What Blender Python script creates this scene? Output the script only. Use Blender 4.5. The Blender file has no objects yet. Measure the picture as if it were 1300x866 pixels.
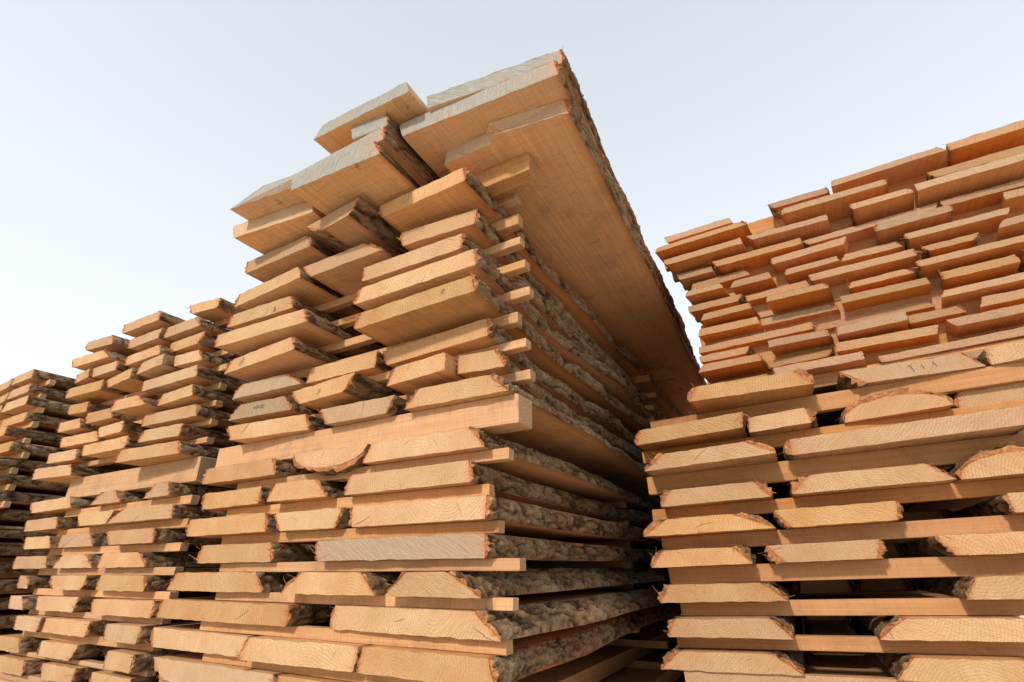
import bpy, math, random
import numpy as np
from mathutils import Vector, Matrix

# ------------------------------------------------------------------ camera
scene = bpy.context.scene
col = scene.collection
PITCH = math.atan(285 / 618)
cam_data = bpy.data.cameras.new('camera')
cam_data.sensor_width = 36
cam_data.lens = 36 * 618 / 1300
cam_data.clip_start = 0.02
cam_data.clip_end = 5000
cam = bpy.data.objects.new('camera', cam_data)
cam.location = (0, 0, 0.85)
cam.rotation_euler = (math.pi / 2 + PITCH, 0, 0)
col.objects.link(cam)
scene.camera = cam

# ------------------------------------------------------------------ sky, sun, exposure
SUN_HEADING, SUN_ELEV = 213, 33          # degrees, heading clockwise from +Y
world = bpy.data.worlds.new('World')
scene.world = world
world.use_nodes = True
wn = world.node_tree.nodes
bg = wn['Background']
sky = wn.new('ShaderNodeTexSky')
sky.sky_type = 'NISHITA'
sky.sun_disc = False
sky.sun_elevation = math.radians(SUN_ELEV)
sky.sun_rotation = math.radians(SUN_HEADING)
sky.air_density = 1.0
sky.dust_density = 0.6
sky.ozone_density = 1.0
# high haze: an even white veil, thickest towards the horizon
tcw = wn.new('ShaderNodeTexCoord'); sxyz = wn.new('ShaderNodeSeparateXYZ'); mr = wn.new('ShaderNodeMapRange'); veil = wn.new('ShaderNodeMix')
wl = world.node_tree.links
wl.new(tcw.outputs['Generated'], sxyz.inputs[0]); wl.new(sxyz.outputs[2], mr.inputs[0])
mr.inputs[1].default_value, mr.inputs[2].default_value = 0.0, 0.9
mr.inputs[3].default_value, mr.inputs[4].default_value = 0.94, 0.54
veil.data_type = 'RGBA'
veil.inputs[7].default_value = (4.72, 4.78, 4.62, 1)
wl.new(mr.outputs[0], veil.inputs[0]); wl.new(sky.outputs[0], veil.inputs[6])
wl.new(veil.outputs[2], bg.inputs[0])
bg.inputs[1].default_value = 0.15
sd = bpy.data.lights.new('sun', 'SUN')
sd.energy = 2.2
sd.angle = math.radians(5)
sd.color = (1.0, 0.89, 0.75)
sun = bpy.data.objects.new('sun', sd)
h, e = math.radians(SUN_HEADING), math.radians(SUN_ELEV)
sun.rotation_euler = Vector((math.sin(h) * math.cos(e), math.cos(h) * math.cos(e), math.sin(e))).to_track_quat('Z', 'Y').to_euler()
sun.location = (-6, -4, 8)
col.objects.link(sun)
scene.view_settings.view_transform = 'Standard'
scene.view_settings.look = 'None'
scene.view_settings.gamma = 1
scene.view_settings.exposure = 0.66
scene.render.engine = 'CYCLES'
scene.cycles.max_bounces = 10
scene.cycles.diffuse_bounces = 6

# stacks: origin, across, along and up directions; boards: row, left/right at the bottom, left/right at the top, overhang left/right, look
MAIN_FRAME = ((-0.06631, 1.2, 0.0), (0.8729, -0.48784, 0.00785), (0.48786, 0.87292, 0.0), (-0.00686, 0.00383, 0.99997))
MAIN_Z = {0: 0.545, 1: 0.624, 2: 0.706, 3: 0.785, 4: 0.865, 5: 0.948, 6: 1.034, 7: 1.117, 9: 1.249, 10: 1.331, 11: 1.411, 12: 1.498, 13: 1.581, 14: 1.662, 15: 1.744, 16: 1.838}
MAIN = [
 (0, -1.138, -0.622, -1.215, -0.630, -0.011, -0.002, 'w3'),
 (0, -0.604, -0.260, -0.618, -0.291, -0.007, 0.002, ''),
 (1, -1.239, -0.795, -1.262, -0.771, -0.012, -0.009, ''),
 (1, -0.761, -0.346, -0.735, -0.335, 0.014, 0.006, ''),
 (1, -0.334, 0.050, -0.323, 0.031, 0.003, 0.010, 'w3'),
 (2, -1.239, -0.608, -1.224, -0.607, -0.002, 0.004, ''),
 (2, -0.455, 0.055, -0.449, -0.017, -0.013, -0.003, 'k'),
 (3, -1.221, -0.750, -1.188, -0.796, -0.002, -0.012, ''),
 (3, -0.640, -0.303, -0.569, -0.357, 0.012, 0.004, ''),
 (3, -0.272, 0.012, -0.206, -0.088, 0.004, 0.011, 'k'),
 (4, -1.088, -0.729, -1.079, -0.745, -0.003, -0.006, ''),
 (4, -0.516, 0.014, -0.527, 0.013, 0.010, 0.001, 'w9'),
 (5, -1.177, -0.751, -1.177, -0.769, 0.004, 0.014, ''),
 (5, -0.699, -0.481, -0.733, -0.461, 0.005, 0.000, ''),
 (5, -0.416, 0.014, -0.423, 0.019, -0.004, 0.004, ''),
 (6, -1.141, -0.830, -1.147, -0.829, -0.006, 0.004, ''),
 (6, -0.772, -0.522, -0.746, -0.581, 0.015, 0.006, ''),
 (6, -0.457, -0.031, -0.439, -0.036, -0.001, 0.004, ''),
 (7, -1.149, -0.767, -1.137, -0.796, 0.011, 0.009, ''),
 (7, -0.604, -0.494, -0.688, -0.384, 0.013, 0.005, 'D'),
 (7, -0.403, 0.008, -0.372, -0.042, -0.001, 0.001, ''),
 (9, -1.006, -0.654, -1.035, -0.683, 0.036, -0.000, ''),
 (9, -0.560, -0.323, -0.600, -0.297, 0.012, 0.009, ''),
 (9, -0.252, 0.079, -0.208, 0.019, 0.012, 0.005, ''),
 (10, -1.068, -0.762, -1.020, -0.810, 0.022, -0.002, 'w8'),
 (10, -0.690, -0.475, -0.739, -0.430, 0.022, 0.046, ''),
 (10, -0.329, -0.103, -0.297, -0.106, 0.012, 0.035, 'N'),
 (10, -0.091, 0.049, -0.091, 0.018, -0.011, -0.027, ''),
 (11, -1.073, -0.719, -1.031, -0.815, 0.024, 0.012, 'w9'),
 (11, -0.703, -0.400, -0.688, -0.397, 0.003, -0.001, ''),
 (11, -0.357, 0.021, -0.382, 0.017, -0.011, 0.016, ''),
 (12, -1.090, -0.679, -1.047, -0.709, 0.067, 0.090, ''),
 (12, -0.400, 0.037, -0.383, 0.026, 0.098, 0.109, ''),
 (13, -1.077, -0.623, -1.086, -0.652, 0.126, 0.103, ''),
 (13, -0.406, 0.036, -0.384, 0.028, 0.107, 0.105, ''),
 (14, -1.058, -0.721, -1.044, -0.749, 0.114, 0.097, 'w2'),
 (14, -0.391, -0.025, -0.394, -0.020, 0.102, 0.093, ''),
 (15, -1.045, -0.657, -1.028, -0.687, 0.116, 0.134, 'w3'),
 (15, -0.623, -0.308, -0.675, -0.396, 0.121, 0.117, 'w3'),
 (15, -0.239, 0.011, -0.249, 0.018, 0.101, 0.080, 'w3'),
 (16, -0.948, -0.600, -0.952, -0.635, 0.160, 0.160, 'w5'),
 (16, -0.495, -0.372, -0.601, -0.329, 0.193, 0.213, 'w2'),
 (16, -0.289, 0.024, -0.308, 0.015, 0.149, 0.156, ''),
]
LEFT_Z = {0: 0.487, 1: 0.553, 2: 0.631, 3: 0.703, 4: 0.779, 5: 0.856, 6: 0.935, 7: 1.015, 8: 1.097, 10: 1.24, 11: 1.314, 12: 1.388, 13: 1.463, 14: 1.54, 15: 1.618, 16: 1.697, 17: 1.776, 18: 1.855}
LEFT = [
 (0, -2.268, -2.036, -2.318, -2.062, -0.003, 0.001, ''),
 (0, -1.905, -1.677, -1.930, -1.664, -0.010, -0.006, ''),
 (0, -1.511, -1.285, -1.534, -1.285, 0.002, 0.003, ''),
 (1, -2.332, -2.151, -2.395, -2.199, -0.005, -0.006, ''),
 (1, -1.992, -1.749, -1.999, -1.715, -0.009, -0.012, ''),
 (1, -1.465, -1.285, -1.467, -1.285, 0.002, 0.013, ''),
 (2, -2.249, -2.031, -2.269, -2.027, 0.000, 0.006, ''),
 (2, -2.019, -1.664, -2.015, -1.650, -0.006, 0.001, ''),
 (2, -1.504, -1.285, -1.517, -1.285, 0.008, 0.016, ''),
 (3, -2.348, -2.197, -2.390, -2.260, 0.005, 0.014, ''),
 (3, -2.129, -1.825, -2.150, -1.807, -0.004, -0.005, ''),
 (3, -1.663, -1.285, -1.679, -1.285, -0.000, -0.006, ''),
 (4, -2.379, -2.278, -2.409, -2.330, -0.008, -0.004, ''),
 (4, -2.013, -1.790, -2.065, -1.775, 0.008, 0.005, ''),
 (4, -1.717, -1.368, -1.712, -1.398, -0.014, -0.007, ''),
 (5, -2.448, -2.147, -2.453, -2.185, 0.015, 0.004, ''),
 (5, -2.126, -1.804, -2.069, -1.893, -0.009, -0.013, ''),
 (5, -1.749, -1.406, -1.736, -1.473, -0.008, -0.007, ''),
 (6, -2.412, -2.170, -2.434, -2.216, 0.014, 0.008, ''),
 (6, -2.158, -1.843, -2.161, -1.898, -0.014, -0.009, ''),
 (6, -1.665, -1.388, -1.712, -1.402, 0.011, 0.000, ''),
 (7, -2.551, -2.207, -2.568, -2.238, -0.009, -0.001, ''),
 (7, -1.976, -1.774, -2.021, -1.740, 0.007, -0.001, ''),
 (7, -1.762, -1.321, -1.665, -1.338, 0.003, -0.007, ''),
 (8, -2.546, -2.132, -2.598, -2.176, -0.010, 0.002, ''),
 (8, -1.953, -1.737, -1.874, -1.794, 0.003, -0.008, ''),
 (8, -1.555, -1.363, -1.482, -1.394, -0.006, 0.003, ''),
 (10, -2.496, -2.195, -2.500, -2.227, 0.054, 0.018, ''),
 (10, -1.715, -1.319, -1.699, -1.346, 0.061, 0.030, ''),
 (11, -2.457, -2.223, -2.474, -2.245, 0.034, 0.015, ''),
 (11, -2.110, -1.764, -2.125, -1.771, 0.034, 0.023, ''),
 (11, -1.621, -1.365, -1.598, -1.365, 0.043, 0.024, ''),
 (12, -2.408, -2.091, -2.423, -2.129, 0.025, 0.003, ''),
 (12, -2.023, -1.823, -2.057, -1.827, 0.028, 0.033, ''),
 (12, -1.659, -1.310, -1.660, -1.330, 0.031, 0.010, ''),
 (13, -2.447, -2.246, -2.465, -2.282, 0.042, 0.033, ''),
 (13, -2.140, -1.928, -2.164, -1.966, 0.052, 0.042, ''),
 (13, -1.831, -1.591, -1.815, -1.666, 0.091, 0.073, ''),
 (13, -1.579, -1.310, -1.561, -1.335, 0.033, 0.044, ''),
 (14, -2.372, -2.239, -2.390, -2.245, 0.055, 0.035, ''),
 (14, -1.697, -1.310, -1.705, -1.323, 0.057, 0.050, ''),
 (15, -2.396, -2.096, -2.388, -2.094, 0.082, 0.062, ''),
 (15, -2.025, -1.802, -2.073, -1.810, 0.053, 0.075, ''),
 (15, -1.739, -1.513, -1.706, -1.526, 0.081, 0.092, ''),
 (15, -1.501, -1.329, -1.514, -1.369, 0.053, 0.037, ''),
 (16, -2.380, -2.216, -2.384, -2.236, 0.072, 0.084, ''),
 (16, -2.204, -1.993, -2.224, -2.014, 0.073, 0.066, ''),
 (16, -1.898, -1.621, -1.914, -1.653, 0.069, 0.067, ''),
 (16, -1.547, -1.380, -1.591, -1.346, 0.049, 0.048, ''),
 (17, -2.392, -2.078, -2.434, -2.158, 0.100, 0.081, ''),
 (17, -1.893, -1.653, -1.916, -1.652, 0.082, 0.078, ''),
 (17, -1.641, -1.379, -1.635, -1.435, 0.064, 0.058, ''),
 (18, -2.321, -2.114, -2.336, -2.134, 0.098, 0.075, ''),
 (18, -1.943, -1.649, -1.957, -1.665, 0.107, 0.101, ''),
 (18, -1.470, -1.322, -1.498, -1.318, 0.063, 0.040, ''),
]
RIGHT_FRAME = ((0.47484, 1.75, 0.0), (0.8823, -0.46913, 0.03839), (0.46947, 0.88295, 0.0), (-0.03389, 0.01802, 0.99926))
RIGHT_Z = {0: 0.562, 1: 0.65, 2: 0.742, 3: 0.843, 4: 0.938, 5: 1.03, 6: 1.143, 7: 1.238, 8: 1.345}
RIGHT = [
 (0, -0.007, 0.384, 0.060, 0.312, -0.012, -0.010, ''),
 (0, 0.415, 0.560, 0.427, 0.545, -0.500, -0.500, 'R'),
 (0, 0.592, 0.846, 0.642, 0.866, -0.001, -0.011, ''),
 (1, 0.037, 0.381, 0.064, 0.330, 0.011, 0.012, ''),
 (1, 0.415, 0.550, 0.427, 0.535, -0.600, -0.600, 'R'),
 (1, 0.583, 0.875, 0.653, 0.891, -0.007, -0.005, ''),
 (2, 0.023, 0.390, 0.058, 0.326, -0.009, -0.009, ''),
 (2, 0.420, 0.585, 0.432, 0.570, -0.500, -0.500, 'R'),
 (2, 0.610, 0.770, 0.622, 0.755, -0.650, -0.650, 'R'),
 (2, 0.794, 1.064, 0.826, 1.014, 0.005, 0.008, ''),
 (3, 0.012, 0.319, 0.061, 0.270, 0.000, 0.008, ''),
 (3, 0.407, 0.636, 0.366, 0.656, -0.011, -0.011, ''),
 (3, 0.685, 0.765, 0.697, 0.750, -0.500, -0.500, 'R'),
 (3, 0.813, 1.083, 0.778, 1.033, -0.000, -0.012, ''),
 (4, 0.003, 0.405, 0.089, 0.289, 0.011, 0.012, ''),
 (4, 0.449, 0.709, 0.411, 0.721, -0.012, -0.002, ''),
 (4, 0.750, 0.930, 0.762, 0.915, -0.500, -0.500, 'R'),
 (4, 0.965, 1.235, 0.965, 1.185, -0.015, -0.007, ''),
 (5, 0.071, 0.414, 0.111, 0.370, -0.015, -0.007, ''),
 (5, 0.472, 0.872, 0.529, 0.816, 0.005, 0.008, ''),
 (5, 0.884, 1.151, 0.895, 1.101, -0.010, -0.000, 'B'),
 (6, 0.047, 0.458, 0.123, 0.376, 0.044, 0.080, ''),
 (6, 0.504, 1.050, 0.506, 1.065, 0.015, 0.051, ''),
 (7, 0.030, 0.384, 0.049, 0.393, 0.034, 0.070, ''),
 (7, 0.396, 0.579, 0.405, 0.573, -0.015, -0.001, ''),
 (7, 0.673, 0.943, 0.736, 0.929, -0.068, -0.032, 'U'),
 (7, 0.970, 1.500, 0.982, 1.485, -0.100, -0.100, 'R'),
 (8, 0.240, 0.613, 0.274, 0.568, 0.088, 0.052, ''),
 (8, 0.765, 1.064, 0.701, 1.022, -0.032, -0.068, 'w4'),
 (8, 1.076, 1.173, 1.077, 1.194, -0.068, -0.032, ''),
 (8, 1.330, 1.600, 1.342, 1.585, -0.100, -0.100, 'R'),
]
UPPER_FRAME = ((0.73661, 1.77, 0.0), (0.8823, -0.46913, 0.03839), (0.46947, 0.88295, 0.0), (-0.03389, 0.01802, 0.99926))
UPPER_Z = {0: 2.165, 1: 2.083, 2: 2.02, 3: 1.963, 4: 1.912, 5: 1.8545, 6: 1.797, 7: 1.7395, 8: 1.682, 9: 1.6245, 10: 1.567, 11: 1.5095, 12: 1.452, 13: 1.4085}
UPPER = [
 (0, 0.035, 0.305, 0.026, 0.302, 0.017, 0.016, ''),
 (0, 0.471, 0.662, 0.452, 0.661, 0.001, -0.004, ''),
 (0, 0.671, 1.034, 0.678, 1.014, 0.023, 0.023, ''),
 (0, 1.045, 1.341, 1.044, 1.339, 0.009, 0.009, ''),
 (1, -0.016, 0.351, -0.003, 0.334, 0.024, 0.020, ''),
 (1, 0.476, 0.825, 0.490, 0.822, 0.014, 0.004, ''),
 (1, 0.979, 1.281, 0.958, 1.294, 0.024, 0.015, ''),
 (2, 0.021, 0.319, 0.008, 0.316, 0.021, 0.020, ''),
 (2, 0.359, 0.619, 0.339, 0.621, 0.017, 0.006, ''),
 (2, 0.699, 0.885, 0.698, 0.868, 0.021, 0.017, ''),
 (2, 0.896, 1.238, 0.895, 1.251, 0.021, 0.019, ''),
 (3, 0.051, 0.189, 0.042, 0.186, 0.004, 0.003, ''),
 (3, 0.206, 0.518, 0.194, 0.517, 0.019, 0.016, ''),
 (3, 0.541, 0.938, 0.523, 0.954, -0.011, -0.013, ''),
 (3, 0.962, 1.248, 0.960, 1.250, 0.019, 0.008, ''),
 (4, 0.086, 0.319, 0.098, 0.300, -0.009, -0.004, ''),
 (4, 0.400, 0.641, 0.403, 0.660, 0.010, 0.017, ''),
 (4, 0.740, 0.958, 0.756, 0.958, -0.002, -0.003, ''),
 (4, 1.105, 1.252, 1.110, 1.242, 0.006, -0.002, ''),
 (5, 0.063, 0.209, 0.073, 0.200, -0.002, -0.007, ''),
 (5, 0.236, 0.386, 0.254, 0.381, 0.002, -0.003, ''),
 (5, 0.430, 0.614, 0.442, 0.609, 0.009, 0.015, ''),
 (5, 0.620, 0.810, 0.638, 0.793, -0.003, -0.007, ''),
 (5, 0.820, 1.087, 0.815, 1.100, 0.008, 0.008, ''),
 (6, 0.062, 0.249, 0.062, 0.269, 0.015, 0.012, ''),
 (6, 0.281, 0.501, 0.280, 0.494, 0.004, 0.010, ''),
 (6, 0.507, 0.830, 0.504, 0.827, 0.004, 0.002, ''),
 (6, 0.864, 0.981, 0.847, 1.002, 0.015, 0.014, ''),
 (6, 1.036, 1.206, 1.057, 1.190, 0.002, 0.008, ''),
 (7, 0.099, 0.292, 0.115, 0.280, 0.007, 0.015, ''),
 (7, 0.342, 0.547, 0.353, 0.528, -0.001, -0.002, ''),
 (7, 0.611, 0.807, 0.624, 0.785, -0.003, -0.003, ''),
 (7, 0.817, 1.138, 0.813, 1.144, 0.010, 0.015, ''),
 (8, 0.076, 0.300, 0.088, 0.296, 0.012, 0.006, ''),
 (8, 0.306, 0.564, 0.327, 0.542, -0.009, -0.012, ''),
 (8, 0.571, 0.829, 0.574, 0.827, -0.004, -0.006, ''),
 (8, 0.865, 1.057, 0.867, 1.053, -0.011, -0.004, ''),
 (8, 1.070, 1.157, 1.060, 1.178, 0.010, 0.006, ''),
 (9, 0.062, 0.464, 0.065, 0.468, -0.014, -0.003, ''),
 (9, 0.473, 0.832, 0.492, 0.818, -0.001, 0.003, ''),
 (9, 0.839, 1.117, 0.854, 1.107, 0.019, 0.017, ''),
 (10, 0.065, 0.229, 0.065, 0.247, -0.001, 0.000, ''),
 (10, 0.307, 0.501, 0.309, 0.495, 0.020, 0.014, ''),
 (10, 0.526, 0.728, 0.533, 0.732, -0.005, 0.006, ''),
 (10, 0.739, 0.892, 0.739, 0.874, -0.010, -0.006, ''),
 (10, 0.921, 1.099, 0.936, 1.098, 0.009, 0.006, ''),
 (11, 0.053, 0.272, 0.073, 0.266, 0.021, 0.019, ''),
 (11, 0.299, 0.483, 0.286, 0.503, -0.007, -0.004, ''),
 (11, 0.509, 0.792, 0.512, 0.804, 0.011, 0.009, ''),
 (11, 0.838, 1.066, 0.818, 1.079, 0.002, 0.003, ''),
 (12, 0.073, 0.289, 0.092, 0.276, 0.018, 0.017, ''),
 (12, 0.297, 0.571, 0.302, 0.572, 0.020, 0.020, ''),
 (12, 0.623, 1.035, 0.620, 1.036, 0.011, 0.012, ''),
 (13, 0.826, 1.044, 0.825, 1.023, 0.010, 0.004, ''),
]
rng = np.random.default_rng(11)
random.seed(11)

# ------------------------------------------------------------------ materials
def mat(name):
    m = bpy.data.materials.new(name); m.use_nodes = True
    nt = m.node_tree
    return m, nt, nt.nodes['Principled BSDF']

class N:
    """small helper for node graphs"""
    def __init__(s, nt): s.nt = nt
    def __call__(s, typ, **kw):
        n = s.nt.nodes.new('ShaderNode' + typ)
        for k, v in kw.items():
            if k.startswith('i_'):
                key = k[2:]; key = int(key) if key.isdigit() else key.replace('_', ' ')
                if hasattr(v, 'is_output') or isinstance(v, bpy.types.NodeSocket): s.nt.links.new(v, n.inputs[key])
                else: n.inputs[key].default_value = v
            else: setattr(n, k, v)
        return n
    def link(s, a, b): s.nt.links.new(a, b)
    def math(s, op, a, b=None, clamp=False):
        n = s.nt.nodes.new('ShaderNodeMath'); n.operation = op; n.use_clamp = clamp
        for i, v in enumerate((a, b)):
            if v is None: continue
            if isinstance(v, bpy.types.NodeSocket): s.nt.links.new(v, n.inputs[i])
            else: n.inputs[i].default_value = v
        return n.outputs[0]
    def mix(s, f, a, b, blend='MIX'):
        n = s.nt.nodes.new('ShaderNodeMix'); n.data_type = 'RGBA'; n.blend_type = blend
        for sock, v in ((n.inputs[0], f), (n.inputs[6], a), (n.inputs[7], b)):
            if isinstance(v, bpy.types.NodeSocket): s.nt.links.new(v, sock)
            elif sock.type == 'RGBA': sock.default_value = (*v, 1)
            else: sock.default_value = v
        return n.outputs[2]
    def ramp(s, f, *stops):
        n = s.nt.nodes.new('ShaderNodeValToRGB'); r = n.color_ramp
        while len(r.elements) < len(stops): r.elements.new(.5)
        for e_, (p, c) in zip(r.elements, stops):
            e_.position = p; e_.color = (*c, 1) if isinstance(c, tuple) else (c, c, c, 1)
        s.nt.links.new(f, n.inputs[0]); return n.outputs[0]

def make_wood():
    """sawn timber: solid growth rings round a pith that differs per board; Object colour = (grey weathering, orange, tone)"""
    m, nt, bsdf = mat('sawn_timber'); g = N(nt)
    tc = g('TexCoord'); oi = g('ObjectInfo')
    sep = g('SeparateColor', i_0=oi.outputs['Color'])
    weather, orange, tone = sep.outputs
    rnd = oi.outputs['Random']
    seed = g('CombineXYZ', i_0=g.math('MULTIPLY', rnd, 37.0), i_1=g.math('MULTIPLY', rnd, 91.0), i_2=g.math('MULTIPLY', rnd, 53.0)).outputs[0]
    pith = g('CombineXYZ', i_0=g.math('MULTIPLY', g.math('SUBTRACT', g.math('FRACT', g.math('MULTIPLY', rnd, 17.3)), .5), .22),
             i_1=0.0, i_2=g.math('MULTIPLY', g.math('SUBTRACT', g.math('FRACT', g.math('MULTIPLY', rnd, 71.9)), .5), .30)).outputs[0]
    pos = tc.outputs['Object']
    ps = g('VectorMath', operation='ADD', i_0=pos, i_1=seed).outputs[0]
    # end grain mask from the object-space normal
    ny = g.math('ABSOLUTE', g('SeparateXYZ', i_0=tc.outputs['Normal']).outputs[1])
    endm = g.math('SMOOTH_MIN', g.math('MULTIPLY', g.math('SUBTRACT', ny, .6), 4.0, True), 1.0)
    # rings
    rp = g('VectorMath', operation='SUBTRACT', i_0=pos, i_1=pith).outputs[0]
    rp = g('VectorMath', operation='MULTIPLY', i_0=rp, i_1=(1, .07, 1)).outputs[0]
    warp = g('TexNoise', i_Vector=g('VectorMath', operation='MULTIPLY', i_0=ps, i_1=(1, .22, 1)).outputs[0], i_Scale=7.0, i_Detail=3.0)
    wv = g('VectorMath', operation='SCALE', i_0=g('VectorMath', operation='SUBTRACT', i_0=warp.outputs['Color'], i_1=(.5, .5, .5)).outputs[0], i_Scale=.05).outputs[0]
    rp = g('VectorMath', operation='ADD', i_0=rp, i_1=wv).outputs[0]
    rings = g('TexWave', wave_type='RINGS', rings_direction='Y', wave_profile='SAW', i_Vector=rp, i_Scale=42.0, i_Distortion=1.2, i_Detail=2.0).outputs['Fac']
    # long grain streaks
    gm = g('VectorMath', operation='MULTIPLY', i_0=ps, i_1=(95, 2.2, 95)).outputs[0]
    streak = g('TexNoise', i_Vector=gm, i_Scale=1.0, i_Detail=5.0, i_Roughness=.65).outputs['Fac']
    # saw marks: slanted lines on end cuts, across the board on faces
    ang = g.math('MULTIPLY', g.math('SUBTRACT', rnd, .45), 2.2)
    rot = g('VectorRotate', rotation_type='Y_AXIS', i_Vector=pos, i_Angle=ang).outputs[0]
    sm = g('VectorMath', operation='MULTIPLY', i_0=rot, i_1=(190, 10, 22)).outputs[0]
    saw_e = g('TexNoise', i_Vector=sm, i_Scale=1.0, i_Detail=3.0, i_Roughness=.6).outputs['Fac']
    fm = g('VectorMath', operation='MULTIPLY', i_0=ps, i_1=(9, 210, 9)).outputs[0]
    saw_f = g('TexNoise', i_Vector=fm, i_Scale=1.0, i_Detail=2.0).outputs['Fac']
    blot = g('TexNoise', i_Vector=ps, i_Scale=9.0, i_Detail=5.0, i_Roughness=.6).outputs['Fac']
    fine = g('TexNoise', i_Vector=ps, i_Scale=420.0, i_Detail=2.0).outputs['Fac']
    # colours
    base_e = g.mix(g.ramp(blot, (.3, 0.0), (.7, 1.0)), (.47, .285, .13), (.63, .44, .24))
    base_e = g.mix(g.math('MULTIPLY', g.ramp(rings, (.3, 0.0), (1.0, 1.0)), .62), base_e, (.41, .215, .085))
    base_e = g.mix(g.math('MULTIPLY', g.ramp(saw_e, (.46, 0.0), (.64, 1.0)), .36), base_e, (.42, .26, .12))
    base_e = g.mix(g.math('MULTIPLY', g.ramp(fine, (.48, 0.0), (.7, 1.0)), .45), base_e, (.33, .20, .10))
    # drying checks: thin dark cracks running out from the pith
    sx = g('SeparateXYZ', i_0=rp)
    rad = g('VectorMath', operation='LENGTH', i_0=g('CombineXYZ', i_0=sx.outputs[0], i_2=sx.outputs[2]).outputs[0]).outputs['Value']
    angl = g.math('ADD', g.math('ARCTAN2', sx.outputs[2], sx.outputs[0]), g.math('MULTIPLY', rnd, 40.0))
    fr_ = g.math('ABSOLUTE', g.math('SUBTRACT', g.math('FRACT', g.math('MULTIPLY', angl, 2.4)), .5))
    dist = g.math('MULTIPLY', g.math('MULTIPLY', fr_, .4167), rad)
    ckn = g('TexNoise', i_Vector=ps, i_Scale=13.0, i_Detail=1.0).outputs['Fac']
    check = g.math('MULTIPLY', g.math('LESS_THAN', dist, g.math('MULTIPLY', g.math('SUBTRACT', ckn, .63), .012)), g.math('GREATER_THAN', rad, .012))
    base_e = g.mix(g.math('MULTIPLY', check, .7), base_e, (.09, .05, .025))
    # rim of the cut: stained patches
    stain = g('TexNoise', i_Vector=ps, i_Scale=16.0, i_Detail=4.0, i_Roughness=.7, i_Distortion=.6).outputs['Fac']
    base_e = g.mix(g.math('MULTIPLY', g.ramp(stain, (.62, 0.0), (.74, 1.0)), .45), base_e, (.40, .21, .09))
    base_f = g.mix(g.ramp(streak, (.3, 0.0), (.7, 1.0)), (.46, .245, .098), (.60, .355, .162))
    base_f = g.mix(g.math('MULTIPLY', g.ramp(rings, (.3, 0.0), (1.0, 1.0)), .22), base_f, (.42, .21, .085))
    base_f = g.mix(g.math('MULTIPLY', g.ramp(saw_f, (.48, 0.0), (.68, 1.0)), .36), base_f, (.36, .20, .095))
    dirt = g('TexNoise', i_Vector=ps, i_Scale=5.0, i_Detail=6.0, i_Roughness=.72).outputs['Fac']
    base_f = g.mix(g.math('MULTIPLY', g.ramp(dirt, (.52, 0.0), (.72, 1.0)), .62), base_f, (.22, .13, .07))
    kn = g('TexVoronoi', i_Vector=g('VectorMath', operation='MULTIPLY', i_0=ps, i_1=(1, .62, 1)).outputs[0], i_Scale=3.6)
    knot = g.math('MULTIPLY', g.ramp(kn.outputs['Distance'], (.035, 1.0), (.085, 0.0)), g.math('GREATER_THAN', g('SeparateColor', i_0=kn.outputs['Color']).outputs[0], .45))
    base_f = g.mix(g.math('MULTIPLY', knot, .75), base_f, (.17, .075, .03))
    mould = g('TexNoise', i_Vector=ps, i_Scale=11.0, i_Detail=7.0, i_Roughness=.8, i_Distortion=.4).outputs['Fac']
    base_f = g.mix(g.math('MULTIPLY', g.ramp(mould, (.6, 0.0), (.7, 1.0)), g.math('MULTIPLY', weather, .8)), base_f, (.07, .05, .035))
    # orange timber of the upper right stack
    base_f = g.mix(orange, base_f, g.mix(g.ramp(streak, (.25, 0.0), (.75, 1.0)), (.47, .19, .052), (.62, .29, .09)))
    base_e = g.mix(g.math('MULTIPLY', orange, .6), base_e, (.38, .225, .115))
    # grey weathering, mostly on the cut ends
    wmask = g.math('MULTIPLY', g.math('MULTIPLY', weather, g.math('SUBTRACT', 1.0, g.math('MULTIPLY', orange, .45))), g.ramp(g.math('ADD', g.math('MULTIPLY', blot, .6), g.math('MULTIPLY', saw_e, .4)), (.26, 0.35), (.52, 1.0)))
    grey = g.mix(blot, g.ramp(saw_e, (.32, (.05, .052, .05)), (.43, (.15, .158, .15)), (.66, (.28, .297, .28))), (.23, .245, .235))
    warm = g.mix(blot, g.ramp(saw_e, (.32, (.085, .06, .04)), (.43, (.24, .18, .12)), (.66, (.40, .315, .215))), (.33, .265, .185))
    grey = g.mix(oi.outputs['Alpha'], warm, grey)
    base_e = g.mix(wmask, base_e, grey)
    base_f = g.mix(g.math('MULTIPLY', g.math('MULTIPLY', wmask, .2), g.math('SUBTRACT', 1.0, orange)), base_f, grey)
    rim = g.math('POWER', g('Attribute', attribute_name='relief').outputs['Fac'], 1.6)
    base_f = g.mix(g.math('MULTIPLY', rim, .8), base_f, (.30, .115, .045))
    base_e = g.mix(g.math('MULTIPLY', rim, .75), base_e, (.44, .20, .085))
    c = g.mix(endm, base_f, base_e)
    c = g('HueSaturation', i_Hue=g.math('ADD', .4905, g.math('MULTIPLY', g.math('FRACT', g.math('MULTIPLY', rnd, 7.7)), .006)), i_Saturation=g.math('ADD', .91, g.math('MULTIPLY', g.math('FRACT', g.math('MULTIPLY', rnd, 3.3)), .16)), i_Value=g.math('ADD', .86, g.math('MULTIPLY', tone, .27)), i_Color=c).outputs[0]
    g.link(c, bsdf.inputs['Base Color'])
    bsdf.inputs['Roughness'].default_value = .82
    bsdf.inputs['Specular IOR Level'].default_value = .22
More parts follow.
